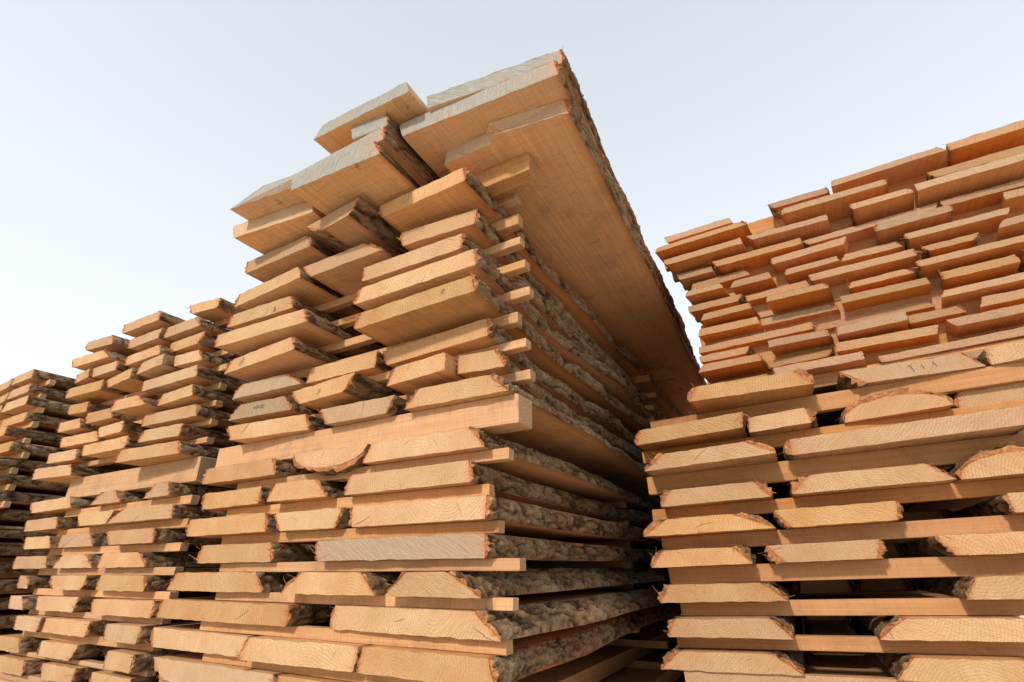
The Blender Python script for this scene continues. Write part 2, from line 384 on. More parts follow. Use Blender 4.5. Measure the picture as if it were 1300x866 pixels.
    hgt = g.math('ADD', g.math('MULTIPLY', endm, g.math('SUBTRACT', g.math('ADD', g.math('MULTIPLY', saw_e, 1.0), g.math('MULTIPLY', fine, .6)), check)),
                 g.math('MULTIPLY', g.math('SUBTRACT', 1.0, endm), g.math('ADD', g.math('MULTIPLY', streak, .6), g.math('MULTIPLY', saw_f, .5))))
    b = g('Bump', i_Strength=1.0, i_Distance=.0045, i_Height=hgt)
    g.link(b.outputs[0], bsdf.inputs['Normal'])
    return m

def make_bark():
    m, nt, bsdf = mat('bark'); g = N(nt)
    tc = g('TexCoord'); oi = g('ObjectInfo')
    seed = g('CombineXYZ', i_0=g.math('MULTIPLY', oi.outputs['Random'], 61.0), i_1=g.math('MULTIPLY', oi.outputs['Random'], 23.0)).outputs[0]
    ps = g('VectorMath', operation='ADD', i_0=tc.outputs['Object'], i_1=seed).outputs[0]
    at = g('Attribute', attribute_name='relief').outputs['Fac']
    st = g('VectorMath', operation='MULTIPLY', i_0=ps, i_1=(1, .35, 1)).outputs[0]
    n1 = g('TexNoise', i_Vector=st, i_Scale=85.0, i_Detail=6.0, i_Roughness=.78).outputs['Fac']
    n2 = g('TexNoise', i_Vector=ps, i_Scale=14.0, i_Detail=4.0, i_Roughness=.6).outputs['Fac']
    n3 = g('TexNoise', i_Vector=ps, i_Scale=190.0, i_Detail=3.0).outputs['Fac']
    k = g.math('ADD', g.math('MULTIPLY', at, .80), g.math('MULTIPLY', n1, .34))
    c = g.ramp(k, (.22, (.03, .016, .009)), (.40, (.135, .075, .040)), (.60, (.30, .19, .108)), (.92, (.47, .345, .225)))
    c = g.mix(g.ramp(n2, (.52, 0.0), (.68, .5)), c, (.36, .16, .075))
    lich = g('TexNoise', i_Vector=ps, i_Scale=31.0, i_Detail=5.0, i_Roughness=.75).outputs['Fac']
    c = g.mix(g.math('MULTIPLY', g.ramp(lich, (.54, 0.0), (.68, .45)), g.ramp(at, (.3, 0.0), (.7, 1.0))), c, (.30, .29, .15))
    c = g.mix(g.ramp(n3, (.35, .35), (.6, 0.0)), c, (.05, .033, .022))
    g.link(c, bsdf.inputs['Base Color'])
    bsdf.inputs['Roughness'].default_value = .95
    bsdf.inputs['Specular IOR Level'].default_value = .1
    b = g('Bump', i_Strength=1.0, i_Distance=.012, i_Height=g.math('ADD', n1, g.math('MULTIPLY', n3, .6)))
    g.link(b.outputs[0], bsdf.inputs['Normal'])
    return m

def make_inner_bark():
    m, nt, bsdf = mat('inner_bark'); g = N(nt)
    tc = g('TexCoord')
    n1 = g('TexNoise', i_Vector=tc.outputs['Object'], i_Scale=130.0, i_Detail=5.0, i_Roughness=.7).outputs['Fac']
    n2 = g('TexNoise', i_Vector=tc.outputs['Object'], i_Scale=22.0, i_Detail=3.0).outputs['Fac']
    c = g.ramp(n1, (.3, (.20, .075, .03)), (.5, (.42, .17, .07)), (.72, (.56, .29, .14)))
    c = g.mix(g.ramp(n2, (.45, 0.0), (.65, .6)), c, (.16, .075, .04))
    g.link(c, bsdf.inputs['Base Color'])
    bsdf.inputs['Roughness'].default_value = .9
    bsdf.inputs['Specular IOR Level'].default_value = .15
    b = g('Bump', i_Strength=.8, i_Distance=.003, i_Height=n1)
    g.link(b.outputs[0], bsdf.inputs['Normal'])
    return m

def make_ground():
    m, nt, bsdf = mat('sawdust_ground'); g = N(nt)
    tc = g('TexCoord')
    n1 = g('TexNoise', i_Vector=tc.outputs['Object'], i_Scale=1.7, i_Detail=6.0, i_Roughness=.65).outputs['Fac']
    n2 = g('TexNoise', i_Vector=tc.outputs['Object'], i_Scale=60.0, i_Detail=4.0).outputs['Fac']
    c = g.mix(g.ramp(n1, (.35, 0.0), (.65, 1.0)), (.58, .48, .34), (.70, .61, .46))
    c = g.mix(g.ramp(n2, (.4, 0.0), (.7, .5)), c, (.58, .47, .32))
    g.link(c, bsdf.inputs['Base Color'])
    bsdf.inputs['Roughness'].default_value = .95
    b = g('Bump', i_Strength=.7, i_Distance=.03, i_Height=g.math('ADD', n1, g.math('MULTIPLY', n2, .3)))
    g.link(b.outputs[0], bsdf.inputs['Normal'])
    return m

WOOD, BARK, INNER, GROUND = make_wood(), make_bark(), make_inner_bark(), make_ground()
m_, nt_, b_ = mat('crayon'); b_.inputs['Base Color'].default_value = (.02, .018, .016, 1); b_.inputs['Roughness'].default_value = .8
CRAYON = m_

# ------------------------------------------------------------------ geometry helpers
def vnoise(x, y, seed=0):
    """2D value noise in 0..1, vectorised"""
    x = np.asarray(x, float); y = np.asarray(y, float)
    xi = np.floor(x).astype(np.int64); yi = np.floor(y).astype(np.int64)
    fx = x - xi; fy = y - yi
    fx = fx * fx * (3 - 2 * fx); fy = fy * fy * (3 - 2 * fy)
    def hsh(a, b):
        n = (a * 374761393 + b * 668265263 + seed * 1274126177) & 0xffffffff
        n = ((n ^ (n >> 13)) * 1274126177) & 0xffffffff
        return ((n ^ (n >> 16)) & 0xffff) / 65535.0
    return (hsh(xi, yi) * (1 - fx) + hsh(xi + 1, yi) * fx) * (1 - fy) + (hsh(xi, yi + 1) * (1 - fx) + hsh(xi + 1, yi + 1) * fx) * fy

def build_mesh(name, verts, quads, tris, mats, mat_idx=None, smooth=False, relief=None):
    me = bpy.data.meshes.new(name)
    verts = np.asarray(verts, np.float32)
    nq, nt = len(quads), len(tris)
    me.vertices.add(len(verts)); me.vertices.foreach_set('co', verts.ravel())
    loops = np.concatenate([np.asarray(quads, np.int32).ravel(), np.asarray(tris, np.int32).ravel()]).astype(np.int32)
    me.loops.add(len(loops)); me.loops.foreach_set('vertex_index', loops)
    me.polygons.add(nq + nt)
    starts = np.concatenate([np.arange(nq) * 4, nq * 4 + np.arange(nt) * 3]).astype(np.int32)
    me.polygons.foreach_set('loop_start', starts)
    if mat_idx is not None: me.polygons.foreach_set('material_index', np.asarray(mat_idx, np.int32))
    sm = np.zeros(nq + nt, bool) if smooth is False else np.asarray(smooth, bool)
    me.polygons.foreach_set('use_smooth', sm)
    for m in mats: me.materials.append(m)
    if relief is not None:
        a = me.attributes.new('relief', 'FLOAT', 'POINT'); a.data.foreach_set('value', np.asarray(relief, np.float32))
    me.update(calc_edges=True); me.validate()
    return me

def link(name, data, parent=None, matrix=None, label=None, cat=None, group=None, kind=None, color=None):
    o = bpy.data.objects.new(name, data); col.objects.link(o)
    if parent is not None: o.parent = parent
    if matrix is not None: o.matrix_world = matrix
    if label: o['label'] = label
    if cat: o['category'] = cat
    if group: o['group'] = group
    if kind: o['kind'] = kind
    if color is not None: o.color = color if len(color) == 4 else (*color, 0)
    return o

def frame_matrix(fr, u, v, z, turned=False):
    """object axes: x across the stack, y along the boards, z up; turned: y runs across the stack (spacer sticks)"""
    O, U, V, W = (Vector(a) for a in fr)
    p = O + U * u + V * v + W * z
    X, Y = (U, V) if not turned else (-V, U)
    return Matrix(((X.x, Y.x, W.x, p.x), (X.y, Y.y, W.y, p.y), (X.z, Y.z, W.z, p.z), (0, 0, 0, 1)))

def wander(y, amp, seed):
    """sideways drift of a live edge along the board, zero at the front"""
    a = (vnoise(y * 1.7 + 7.3, y * 0, seed) - .5) * 2 + (vnoise(y * 4.9 + 3.1, y * 0, seed + 5) - .5) * .8 + (vnoise(y * 15, y * 0, seed + 9) - .5) * .25
    a0 = (vnoise(np.array([7.3]), np.array([0.]), seed) - .5) * 2 + (vnoise(np.array([3.1]), np.array([0.]), seed + 5) - .5) * .8 + (vnoise(np.array([0.]), np.array([0.]), seed + 9) - .5) * .25
    return (a - a0) * amp * np.minimum(1, .25 + y / .35)

def resample(pts, n):
    pts = np.asarray(pts, float)
    d = np.r_[0, np.cumsum(np.hypot(*np.diff(pts, axis=0).T))]
    t = np.linspace(0, d[-1], n)
    return np.c_[np.interp(t, d, pts[:, 0]), np.interp(t, d, pts[:, 1])], d[-1]

class Shape:
    """one board in its own axes: segments of the end outline (counter-clockwise seen from the front), live-edge drift, overhang"""
    def __init__(s, segs, front, length, ampl, ampr, skew=0., bow=0.):
        s.segs, s.front, s.length, s.skew, s.bow = segs, front, length, skew, bow
        xs = [p[0] for sg in segs for p in sg[0]]
        s.x0, s.x1 = min(xs), max(xs)
        s.ampl, s.ampr = ampl, ampr
        s.seed = int(rng.integers(1, 10**6))
    def place(s, xz, y):
        """outline points (n,2) and stations (m,) -> (m,n,3); y=0 is the cut end"""
        f = np.clip((xz[:, 0] - s.x0) / max(1e-6, s.x1 - s.x0), -.1, 1.1)
        wl, wr = wander(y, s.ampl, s.seed), wander(y, s.ampr, s.seed + 77)
        X = xz[None, :, 0] + wl[:, None] * (1 - f) + wr[:, None] * f + s.skew * y[:, None]
        pf = np.interp(f, [a for a, b in s.front], [b for a, b in s.front])
        k = np.exp(-y / .25)[:, None]
        Y = y[:, None] - pf[None, :] * k
        Z = np.repeat(xz[None, :, 1], len(y), 0) + (s.bow * np.sin(y / s.length * math.pi))[:, None]
        return np.stack([X, Y, Z], 2)

def wood_mesh(name, sh, nst=16, dens=.028):
    ring, flag, prev = [], [], bool(sh.segs[-1][1])
    for pts, isb in sh.segs:
        L = resample(pts, 2)[1]
        n = max(3, int(L / dens) + 2) if len(pts) == 2 else max(len(pts), 8)
        ring.append(resample(pts, n)[0][:-1])
        fl = np.full(len(ring[-1]), float(bool(isb))); fl[0] = max(fl[0], float(prev)); prev = bool(isb); flag.append(fl)
    ring = np.concatenate(ring); n = len(ring); flag = np.concatenate(flag)
    y = np.r_[0, .012, sh.length * np.linspace(.03, 1, nst - 2) ** 1.3]
    P = sh.place(ring, y)
    jit = rng.normal(0, 1, (n, 3)) * (.0006, .0009, .0006)
    P[0] += jit; P[1] += rng.normal(0, .0003, (n, 3))
    m = len(y)
    cf = P[0].mean(0); cb = P[-1].mean(0)
    # inner ring on the front cut so that a stepped or skewed end stays crisp
    inner = P[0] * .93 + cf * .07
    xi = ring[:, 0] * .93 + ring[:, 0].mean() * .07
    f = np.clip((xi - sh.x0) / max(1e-6, sh.x1 - sh.x0), 0, 1)
    inner[:, 1] = -np.interp(f, [a for a, b in sh.front], [b for a, b in sh.front])
    V = np.concatenate([P.reshape(-1, 3), inner, [cf], [cb]])
    i = np.arange(n); j = (i + 1) % n
    q = []
    for k in range(m - 1):
        a, b = k * n, (k + 1) * n
        q.append(np.c_[a + i, a + j, b + j, b + i])
    q.append(np.c_[m * n + i, m * n + j, j, i])
    t = np.concatenate([np.c_[m * n + i, np.full(n, m * n + n), m * n + j][:, [0, 1, 2]], np.c_[(m - 1) * n + i, (m - 1) * n + j, np.full(n, m * n + n + 1)]])
    # even triangulation of the cut end is fine: it is flat
    return build_mesh(name, V, np.concatenate(q), t, [WOOD], relief=np.r_[np.tile(flag, m), flag * .35, 0, 0])

def add_strands(V, q, nc, rim, count):
    """torn bast fibres hanging off the cut edge of the bark"""
    new, base = [], len(V)
    for _ in range(count):
        p = rim[rng.integers(1, len(rim) - 1)].copy(); L = rng.uniform(.006, .028); w = rng.uniform(.0005, .0013)
        d = np.array([rng.normal(0, .6), -abs(rng.normal(.5, .4)), rng.normal(-.1, .7)]); d /= np.linalg.norm(d)
        curl = rng.normal(0, .8, 3); o = base + len(new)
        for k in range(4):
            new.append(p + (w * (1 - k / 4), 0, 0)); new.append(p - (w * (1 - k / 4), 0, w))
            d = d + curl * .3; d /= np.linalg.norm(d); p = p + d * L / 3
        a = o + 2 * np.arange(3)
        q.append(np.c_[a, a + 1, a + 3, a + 2]); nc += 3
    return (np.concatenate([V, new]) if new else V), q, nc, len(new)

def bark_mesh(name, sh, pts, thick, fine=.005, growth=.016, across=10, strands=5):
    """rugged strip of bark along one live edge; its cut end shows the red inner bark"""
    base, L = resample(pts, across)
    tang = np.gradient(base, axis=0); tang /= np.linalg.norm(tang, axis=1)[:, None] + 1e-9
    nor = np.c_[tang[:, 1], -tang[:, 0]]           # outward for a counter-clockwise outline
    ys = [0.]; d = fine
    while ys[-1] < sh.length: ys.append(ys[-1] + d); d = min(.06, d * (1 + growth))
    y = np.array(ys); m = len(y)
    s_ = np.linspace(0, L, across)
    S, Yg = np.meshgrid(s_, y)
    sd = sh.seed % 9973
    wx = (vnoise(Yg * 18, S * 18, sd + 1) - .5) * .014
    r1 = 1 - np.abs(2 * vnoise((S + wx + .18 * Yg) / .012 + 31, Yg / .042, sd + 2) - 1)
    r2 = vnoise((S + wx) / .006, Yg / .011, sd + 3)
    pl = vnoise(S / .04, Yg / .11, sd + 4)
    r3 = vnoise(S / .0032, Yg / .0055, sd + 6)
    crack_ = np.clip(np.abs(2 * vnoise((S + wx) / .026 + 9, Yg / .06 + 3, sd + 12) - 1) * 5, 0, 1)
    hgt = np.clip((.5 * r1 ** 1.4 + .40 * r2 + .30 * r3 + .34 * pl - .22) * (.25 + .75 * crack_), 0, 1.15)
    prof = np.sin(np.linspace(0, math.pi, across)) ** .35
    prof[0] = prof[-1] = 0
    H = thick * (.15 + 1.0 * hgt) * prof[None, :]
    P = sh.place(base, y)
    P[:, :, 0] += H * nor[None, :, 0]; P[:, :, 2] += H * nor[None, :, 1]
    P[0, :, 1] += rng.normal(0, .0022, across)
    P[1:, :, 1] += (vnoise(S[1:] / .004, Yg[1:] / .01, sd + 8) - .5) * .004
    # cut-end cap between wood line and bark surface
    wl = sh.place(base, np.array([0.]))[0]; wl[:, 1] += .0015
    mid = wl * .45 + P[0] * .55; mid[:, 1] = wl[:, 1] - .002 + rng.normal(0, .0015, across)
    V = np.concatenate([P.reshape(-1, 3), mid, wl])
    i = np.arange(across - 1)
    q = [np.c_[k * across + i, k * across + i + 1, (k + 1) * across + i + 1, (k + 1) * across + i] for k in range(m - 1)]
    nb = (m - 1) * (across - 1)
    c0 = m * across
    q.append(np.c_[c0 + i, c0 + i + 1, i + 1, i])
    q.append(np.c_[c0 + across + i, c0 + across + i + 1, c0 + i + 1, c0 + i])
    nc = 2 * (across - 1)
    V, q, nc, nv = add_strands(V, q, nc, P[0], strands)
    rel = np.r_[hgt.ravel(), np.full(len(V) - m * across, .5)]
    mi = np.r_[np.zeros(nb), np.ones(nc)]
    return build_mesh(name, V, np.concatenate(q), np.zeros((0, 3), int), [BARK, INNER], mi, np.r_[np.ones(nb, bool), np.zeros(nc, bool)], rel)

def quad_segments(bl, br, tl, tr, t, barkl, barkr, z0=0.):
    def side(a, b, out):
        mx = (a[0] + b[0]) / 2 + out * .004 * random.uniform(-.5, 1); mz = (a[1] + b[1]) / 2
        return [a, (mx, mz), b]
    j = lambda: random.uniform(-.0015, .0015)
    A, B, C, D = (bl, z0), (br, z0), (tr, z0 + t + j()), (tl, z0 + t + j())
    return [([A, B], 0), (side(B, C, 1), barkr), ([C, D], 0), (side(D, A, -1), barkl)]

def arc_segments(x0, x1, t, down, flatw=.5):
    """slab: one sawn face, the rest round and barked"""
    n = 13; cx = (x0 + x1) / 2; w = (x1 - x0) / 2
    if down:
        arc = [(cx + w * math.cos(a), t - t * math.sin(-a)**1.0 if False else t + t * math.sin(a)) for a in np.linspace(math.pi, 2 * math.pi, n)]
        return [(arc, 1), ([(x1, t), (x0, t)], 0)]
    arc = [(cx + w * math.cos(a), t * math.sin(a) ** .8) for a in np.linspace(0, math.pi, n)]
    arc[0], arc[-1] = (x1, 0.), (x0, 0.)
    return [([(x0, 0), (x1, 0)], 0), (arc, 1)]

ORD = ['zeroth', 'first', 'second', 'third', 'fourth', 'fifth', 'sixth', 'seventh', 'eighth', 'ninth', 'tenth', 'eleventh', 'twelfth', 'thirteenth', 'fourteenth', 'fifteenth', 'sixteenth', 'seventeenth', 'eighteenth', 'nineteenth', 'twentieth']
def row_words(k, n):
    """row k of n counted from the top (0 = top)"""
    if k == 0: return 'top row'
    if k == n - 1: return 'lowest row in view'
    return ORD[k + 1] + ' row from top'
def place_words(i, n):
    if n == 1: return 'only board'
    if i == 0: return 'leftmost'
    if i == n - 1: return 'rightmost'
    return ORD[i + 1] + ' from left'

def make_board(fr, z, t, ul, ur, tl, tr, pl, pr, length, look, barkl, barkr, label, group, amps=(.008, .008), name='board',
               weather=0., orange=0., tone=None, fine=(.007, .007), front=None, skew=0., cat='board', bow=0., kbark=.013, roll=0.):
    cx = (ul + ur) / 2
    if 'D' in look: segs = arc_segments(tl - cx, tr - cx, t, True)
    elif 'U' in look or 'B' in look: segs = arc_segments(ul - cx, ur - cx, t * 1.15, False)
    else: segs = quad_segments(ul - cx, ur - cx, tl - cx, tr - cx, t, barkl > 0, barkr > 0)
    sh = Shape(segs, front or [(0, pl), (1, pr)], length, amps[0], amps[1], skew, bow)
    M = frame_matrix(fr, cx, 0, z) @ Matrix.Rotation(roll, 4, 'Y')
    root = link(name, None, matrix=M, label=label, cat=cat, group=group)
    root.empty_display_size = .05
    colr = (weather, orange, random.random() if tone is None else tone, 1. if cat == 'plank' else 0.)
    link('sawn_wood', wood_mesh('sawn_wood', sh), root, M, color=colr)
    for i, (pts, isb) in enumerate(segs):
        if not isb: continue
        right = (i == 1)
        th = barkr if right else barkl
        if len(segs) == 2: th = kbark
        f = fine[1] if right else fine[0]
        link('bark', bark_mesh('bark', sh, pts, th, fine=f, across=(14 if f < .0055 else 10) if len(segs) == 4 else 22, strands=5 if f < .009 else 2), root, M)
    return root

def scribble(root, strokes, x, z, size, p, width=.0014):
    """crayon strokes on a cut end: strokes in unit squares, drawn at (x, z) on the face"""
    V, Q = [], []
    for st in strokes:
        pts = np.array(st, float) * size
        for a, c in zip(pts, pts[1:]):
            d = c - a; L = np.linalg.norm(d) + 1e-9; n = np.array([-d[1], d[0]]) / L * width / 2; e_ = d / L * width * .35
            o = len(V)
            for q in (a - n - e_, c - n + e_, c + n + e_, a + n - e_): V.append((x + q[0], -p - .0012, z + q[1]))
            Q.append((o, o + 1, o + 2, o + 3))
    me = build_mesh('crayon_mark', V, Q, np.zeros((0, 3), int), [CRAYON])
    link('crayon_mark', me, root, root.matrix_world.copy())

def make_stick(fr, u0, u1, v, z, h, d, label, group, name='spacer_stick', cat='stick', weather=None, orange=0., tone=None):
    """sawn square stick laid across the boards; v is its front face"""
    L = u1 - u0
    if weather is None: weather = random.uniform(.05, .75)
    nst = 12
    y = np.r_[0, .004, np.linspace(.03, L - .03, nst - 4), L - .004, L]
    b = .0016
    sec = np.array([(-d, b), (-d + b, 0), (-b, 0), (0, b), (0, h - b), (-b, h), (-d + b, h), (-d, h - b)])
    sec = sec + np.array([0, 0])
    n = len(sec); sdv = int(rng.integers(1, 99999))
    P = np.zeros((len(y), n, 3))
    P[:, :, 0] = sec[None, :, 0] + ((vnoise(y * 2.1, y * 0, sdv) - .5) * .006)[:, None]
    P[:, :, 1] = y[:, None] + rng.normal(0, .0006, (len(y), n)) + np.where((y < .002) | (y > L - .002), 1, 0)[:, None] * (sec[None, :, 0] + d / 2) * rng.uniform(-.06, .06)
    P[:, :, 2] = sec[None, :, 1]
    P += rng.normal(0, .0003, P.shape)
    P[0] = (P[0] - P[0].mean(0)) * (.94, 1, .94) + P[0].mean(0)
    P[-1] = (P[-1] - P[-1].mean(0)) * (.94, 1, .94) + P[-1].mean(0)
    V = np.concatenate([P.reshape(-1, 3), [P[0].mean(0)], [P[-1].mean(0)]])
    i = np.arange(n); j = (i + 1) % n; m = len(y)
    q = np.concatenate([np.c_[k * n + i, k * n + j, (k + 1) * n + j, (k + 1) * n + i] for k in range(m - 1)])
    t = np.concatenate([np.c_[j, i, np.full(n, m * n)], np.c_[(m - 1) * n + i, (m - 1) * n + j, np.full(n, m * n + 1)]])
    me = build_mesh(name, V, q, t, [WOOD])
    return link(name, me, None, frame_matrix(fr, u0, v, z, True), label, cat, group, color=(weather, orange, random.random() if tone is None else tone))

# ------------------------------------------------------------------ ground
def make_ground_sheet():
    xs = np.r_[-2000, -300, -60, np.linspace(-12, 12, 61), 60, 300, 2000]
    X, Y = np.meshgrid(xs, xs); n = len(xs)
    near = np.exp(-(X ** 2 + Y ** 2) / 150)
    Z = ((vnoise(X * 1.3, Y * 1.3, 5) - .5) * .05 + (vnoise(X * .4, Y * .4, 6) - .5) * .06 - .06) * near
    i, j = np.meshgrid(np.arange(n - 1), np.arange(n - 1)); a = (j * n + i).ravel()
    me = build_mesh('ground', np.c_[X.ravel(), Y.ravel(), Z.ravel()], np.c_[a, a + 1, a + n + 1, a + n], np.zeros((0, 3), int), [GROUND], smooth=np.ones(len(a), bool))
    link('ground', me, kind='structure')
make_ground_sheet()

# ------------------------------------------------------------------ stacks
def gaps(B, i, side):
    """clear distance to the neighbour in the row at its narrowest"""
    j = i + side
    if j < 0 or j >= len(B): return None
    a, b = (B[i], B[j]) if side > 0 else (B[j], B[i])
    return min(b[1] - a[2], b[3] - a[4])

def build_stack(fr, rows_z, table, t, length, words, group, weather=(0, .3), orange=0., outer_amp=(.02, .02), outer_bark=(.014, .014), outer_fine=(.006, .005), bark_prob=1., in_bark=.012, loose=0., skew=0.):
    rows = sorted(rows_z, reverse=True)
    nr = len(rows)
    for k, r in enumerate(rows):
        B = [b for b in table if b[0] == r]
        for i, (_, ul, ur, tl, tr, pl, pr, look) in enumerate(B):
            gl, gr = gaps(B, i, -1), gaps(B, i, 1)
            def bk(g, outer):
                if g is None: return outer
                if random.random() > bark_prob: return 0
                return min(in_bark, g * .45)
            bl, br = bk(gl, outer_bark[0]), bk(gr, outer_bark[1])
            w = random.uniform(*weather)
            if 'R' in look: w = .1
            for ch in range(10):
                if 'w%d' % ch in look: w = ch / 10
            if 'N' in look: br = 0
            wid = ur - ul
            adj = 'grey weathered' if w >= .75 and orange < .5 else ('orange brown' if orange > .5 else ('wide pale' if wid > .38 else ('narrow pale' if wid < .22 else 'pale')))
            kind = 'slab' if look and look[0] in 'DUB' else 'board'
            if kind == 'slab': adj = 'bark covered'
            if 'R' in look: adj = 'dark recessed'
            label = '%s %s, %s, %s, %s' % (adj, kind, place_words(i, len(B)), row_words(k, nr), words)
            amps = (outer_amp[0] if gl is None else .004, outer_amp[1] if gr is None else .004)
            fine = (outer_fine[0] if gl is None else .008, outer_fine[1] if gr is None else .008)
            dp, dt = random.gauss(0, .022) * loose, random.uniform(-.004, .004) * loose
            org = .55 if 'U' in look else orange
            root = make_board(fr, rows_z[r], t + dt + random.uniform(-.001, .0005), ul, ur, tl, tr, pl + dp, pr + dp, length + random.uniform(-.12, .05), look, bl, br, label, group, amps, weather=w, orange=org, kbark=.021, fine=fine, roll=random.gauss(0, .006) * loose, skew=skew)
            ROOTS[(words, r, i)] = (root, pl, pr, ur - ul)

ROOTS = {}
TB = .053
MARKS = []
build_stack(MAIN_FRAME, MAIN_Z, MAIN, TB, 3.3, 'middle stack', 'boards of the middle stack', weather=(0, .12), outer_amp=(.012, .032), outer_bark=(.013, .019), outer_fine=(.007, .004))
build_stack(MAIN_FRAME, LEFT_Z, LEFT, .050, 3.0, 'left stack', 'boards of the left stack', weather=(0, .18), outer_amp=(.01, .01), outer_bark=(.012, .016), outer_fine=(.009, .006))
build_stack(RIGHT_FRAME, RIGHT_Z, RIGHT, .050, 3.2, 'right stack', 'boards of the right stack', weather=(0, .12), outer_bark=(.022, .022), in_bark=.028)
build_stack(UPPER_FRAME, UPPER_Z, UPPER, .027, 3.0, 'orange stack on the right', 'boards of the orange stack', weather=(.5, .95), orange=1., outer_amp=(.006, .006), outer_bark=(0, 0), bark_prob=.55, in_bark=.006, loose=1.25, skew=.2)
# far left stack: only its right-hand boards reach into the picture
FARZ = [round(1.90 - .0885 * k, 4) for k in range(18)]
for k, z in enumerate(FARZ):
    ur = -3.17 + random.uniform(-.04, .05); w = random.uniform(.28, .42)
    ul = ur - w; p = random.uniform(-.02, .05)
    make_board(MAIN_FRAME, z, .056, ul, ur, ul + random.uniform(-.01, .03), ur - random.uniform(-.01, .03), p, p, 3.0, '', .012, .018,
               'pale board with rough bark side, %s, far left stack' % row_words(k, len(FARZ)), 'boards of the far left stack', (.01, .018), fine=(.02, .006))
    ul2 = ul - .02 - random.uniform(.25, .4)
    make_board(MAIN_FRAME, z, .056, ul2, ul - .02, ul2 + .01, ul - .03, p - .02, p, 3.0, '', 0, .008,
               'pale board, second from the right, %s, far left stack' % row_words(k, len(FARZ)), 'boards of the far left stack', (.004, .004), fine=(.02, .02))
    if k:
        make_stick(MAIN_FRAME, -4.1, -3.13 + random.uniform(-.03, .05), .03 + random.uniform(0, .02), z + .056, FARZ[k - 1] - z - .056, .03,
                   'short sawn stick above the %s, far left stack' % row_words(k, len(FARZ)), 'sticks of the far left stack')

# spacer sticks between the rows
def sticks(fr, rows_z, t, u0, rights, v, d, words, group, du=.02, **kw):
    rows = sorted(rows_z, reverse=True)
    for k, r in enumerate(rows[:-1]):
        lo = rows[k + 1]
        if r - lo > 1: continue                      # a bearer beam lies there instead
        z0 = rows_z[lo] + t; h = rows_z[r] - z0
        u1 = rights.get(r, rights[None] + random.uniform(-du, du))
        vv = v[r] if isinstance(v, dict) and r in v else (v[None] if isinstance(v, dict) else v) + random.uniform(-.004, .006)
        make_stick(fr, (u0[r] if isinstance(u0, dict) else u0) + random.uniform(-.03, .03) * (0 if isinstance(u0, dict) else 1), u1, vv, z0 + .0005, h - .001, d, 'thin sawn stick under the %s, %s' % (row_words(k, len(rows)), words), group, **kw)

sticks(MAIN_FRAME, MAIN_Z, TB, -1.02, {None: .03, 1: .05, 2: .052, 3: .063, 4: .088, 5: .028, 6: .0, 7: .055, 10: .10, 11: .104, 12: .08, 13: .11, 14: .11, 15: .098, 16: .089},
       {None: .03, 1: .03, 2: .026, 3: .034, 4: .026, 5: .032, 6: .034, 7: .034, 10: .076, 11: .046, 12: .045, 13: .06, 14: .04, 15: .033, 16: .042}, .03, 'middle stack', 'sticks of the middle stack')
for r, (z, u) in {10: (.082, .06), 11: (0, .075), 12: (0, .055), 13: (0, .05), 14: (0, .045), 15: (0, .06), 16: (0, .05)}.items():
    lo = r - 1; z0 = MAIN_Z[lo] + TB
    make_stick(MAIN_FRAME, -1.0, u + .02, 1.62 + random.uniform(-.02, .06), z0 + .0005, MAIN_Z[r] - z0 - .001, .035,
               'stick end far along the bark side under the %s, middle stack' % row_words(16 - r, 16), 'rear sticks of the middle stack')
make_stick(MAIN_FRAME, -.95, .085, .034, MAIN_Z[16] + TB + .0005, .0245, .032, 'thin sawn stick lying on the top row, middle stack', 'sticks of the middle stack')
sticks(MAIN_FRAME, LEFT_Z, .050, -2.3, {None: -1.285}, .04, .03, 'left stack', 'sticks of the left stack', du=.018)
sticks(RIGHT_FRAME, RIGHT_Z, .050, .045, {None: 1.28}, .075, .035, 'right stack', 'sticks of the right stack', orange=.35, weather=.5, tone=-.9)  # older brown sticks; tone lowered further to stand in for their shade
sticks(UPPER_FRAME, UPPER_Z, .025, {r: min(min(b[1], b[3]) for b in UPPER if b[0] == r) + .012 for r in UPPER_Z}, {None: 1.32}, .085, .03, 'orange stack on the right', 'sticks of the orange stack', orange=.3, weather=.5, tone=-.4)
# rear sticks, added so no light shows through the slots between the rows
for fr, Z, th, a, b_, rr, words in ((MAIN_FRAME, MAIN_Z, TB, -1.25, -.03, range(1, 9), 'middle stack'), (MAIN_FRAME, LEFT_Z, .05, -2.7, -1.30, range(1, 9), 'left stack'), (RIGHT_FRAME, RIGHT_Z, .05, .06, 1.2, range(1, 7), 'right stack')):
    order = sorted(Z, reverse=True)
    for r in rr:
        if r not in Z or r - 1 not in Z: continue
        for v, nm in ((1.25, 'inner'), (2.4, 'rear')):
            z0 = Z[r - 1] + th
            make_stick(fr, a, b_, v, z0 + .0005, Z[r] - z0 - .001, .035, '%s stick deep in the slot under the %s, %s' % (nm, row_words(order.index(r), len(order)), words), 'deep sticks between the rows')
for k in range(7, 17):  # more sticks, added to block the sky behind the far left slots
    z0 = FARZ[k] + .056
    for v in (.9, 2.2): make_stick(MAIN_FRAME, -4.0, -3.19, v, z0, FARZ[k - 1] - z0, .04, '%s stick in the bark side slot above the %s, far left stack' % ('inner' if v < 1 else 'rear', row_words(k, len(FARZ))), 'deep sticks between the rows')
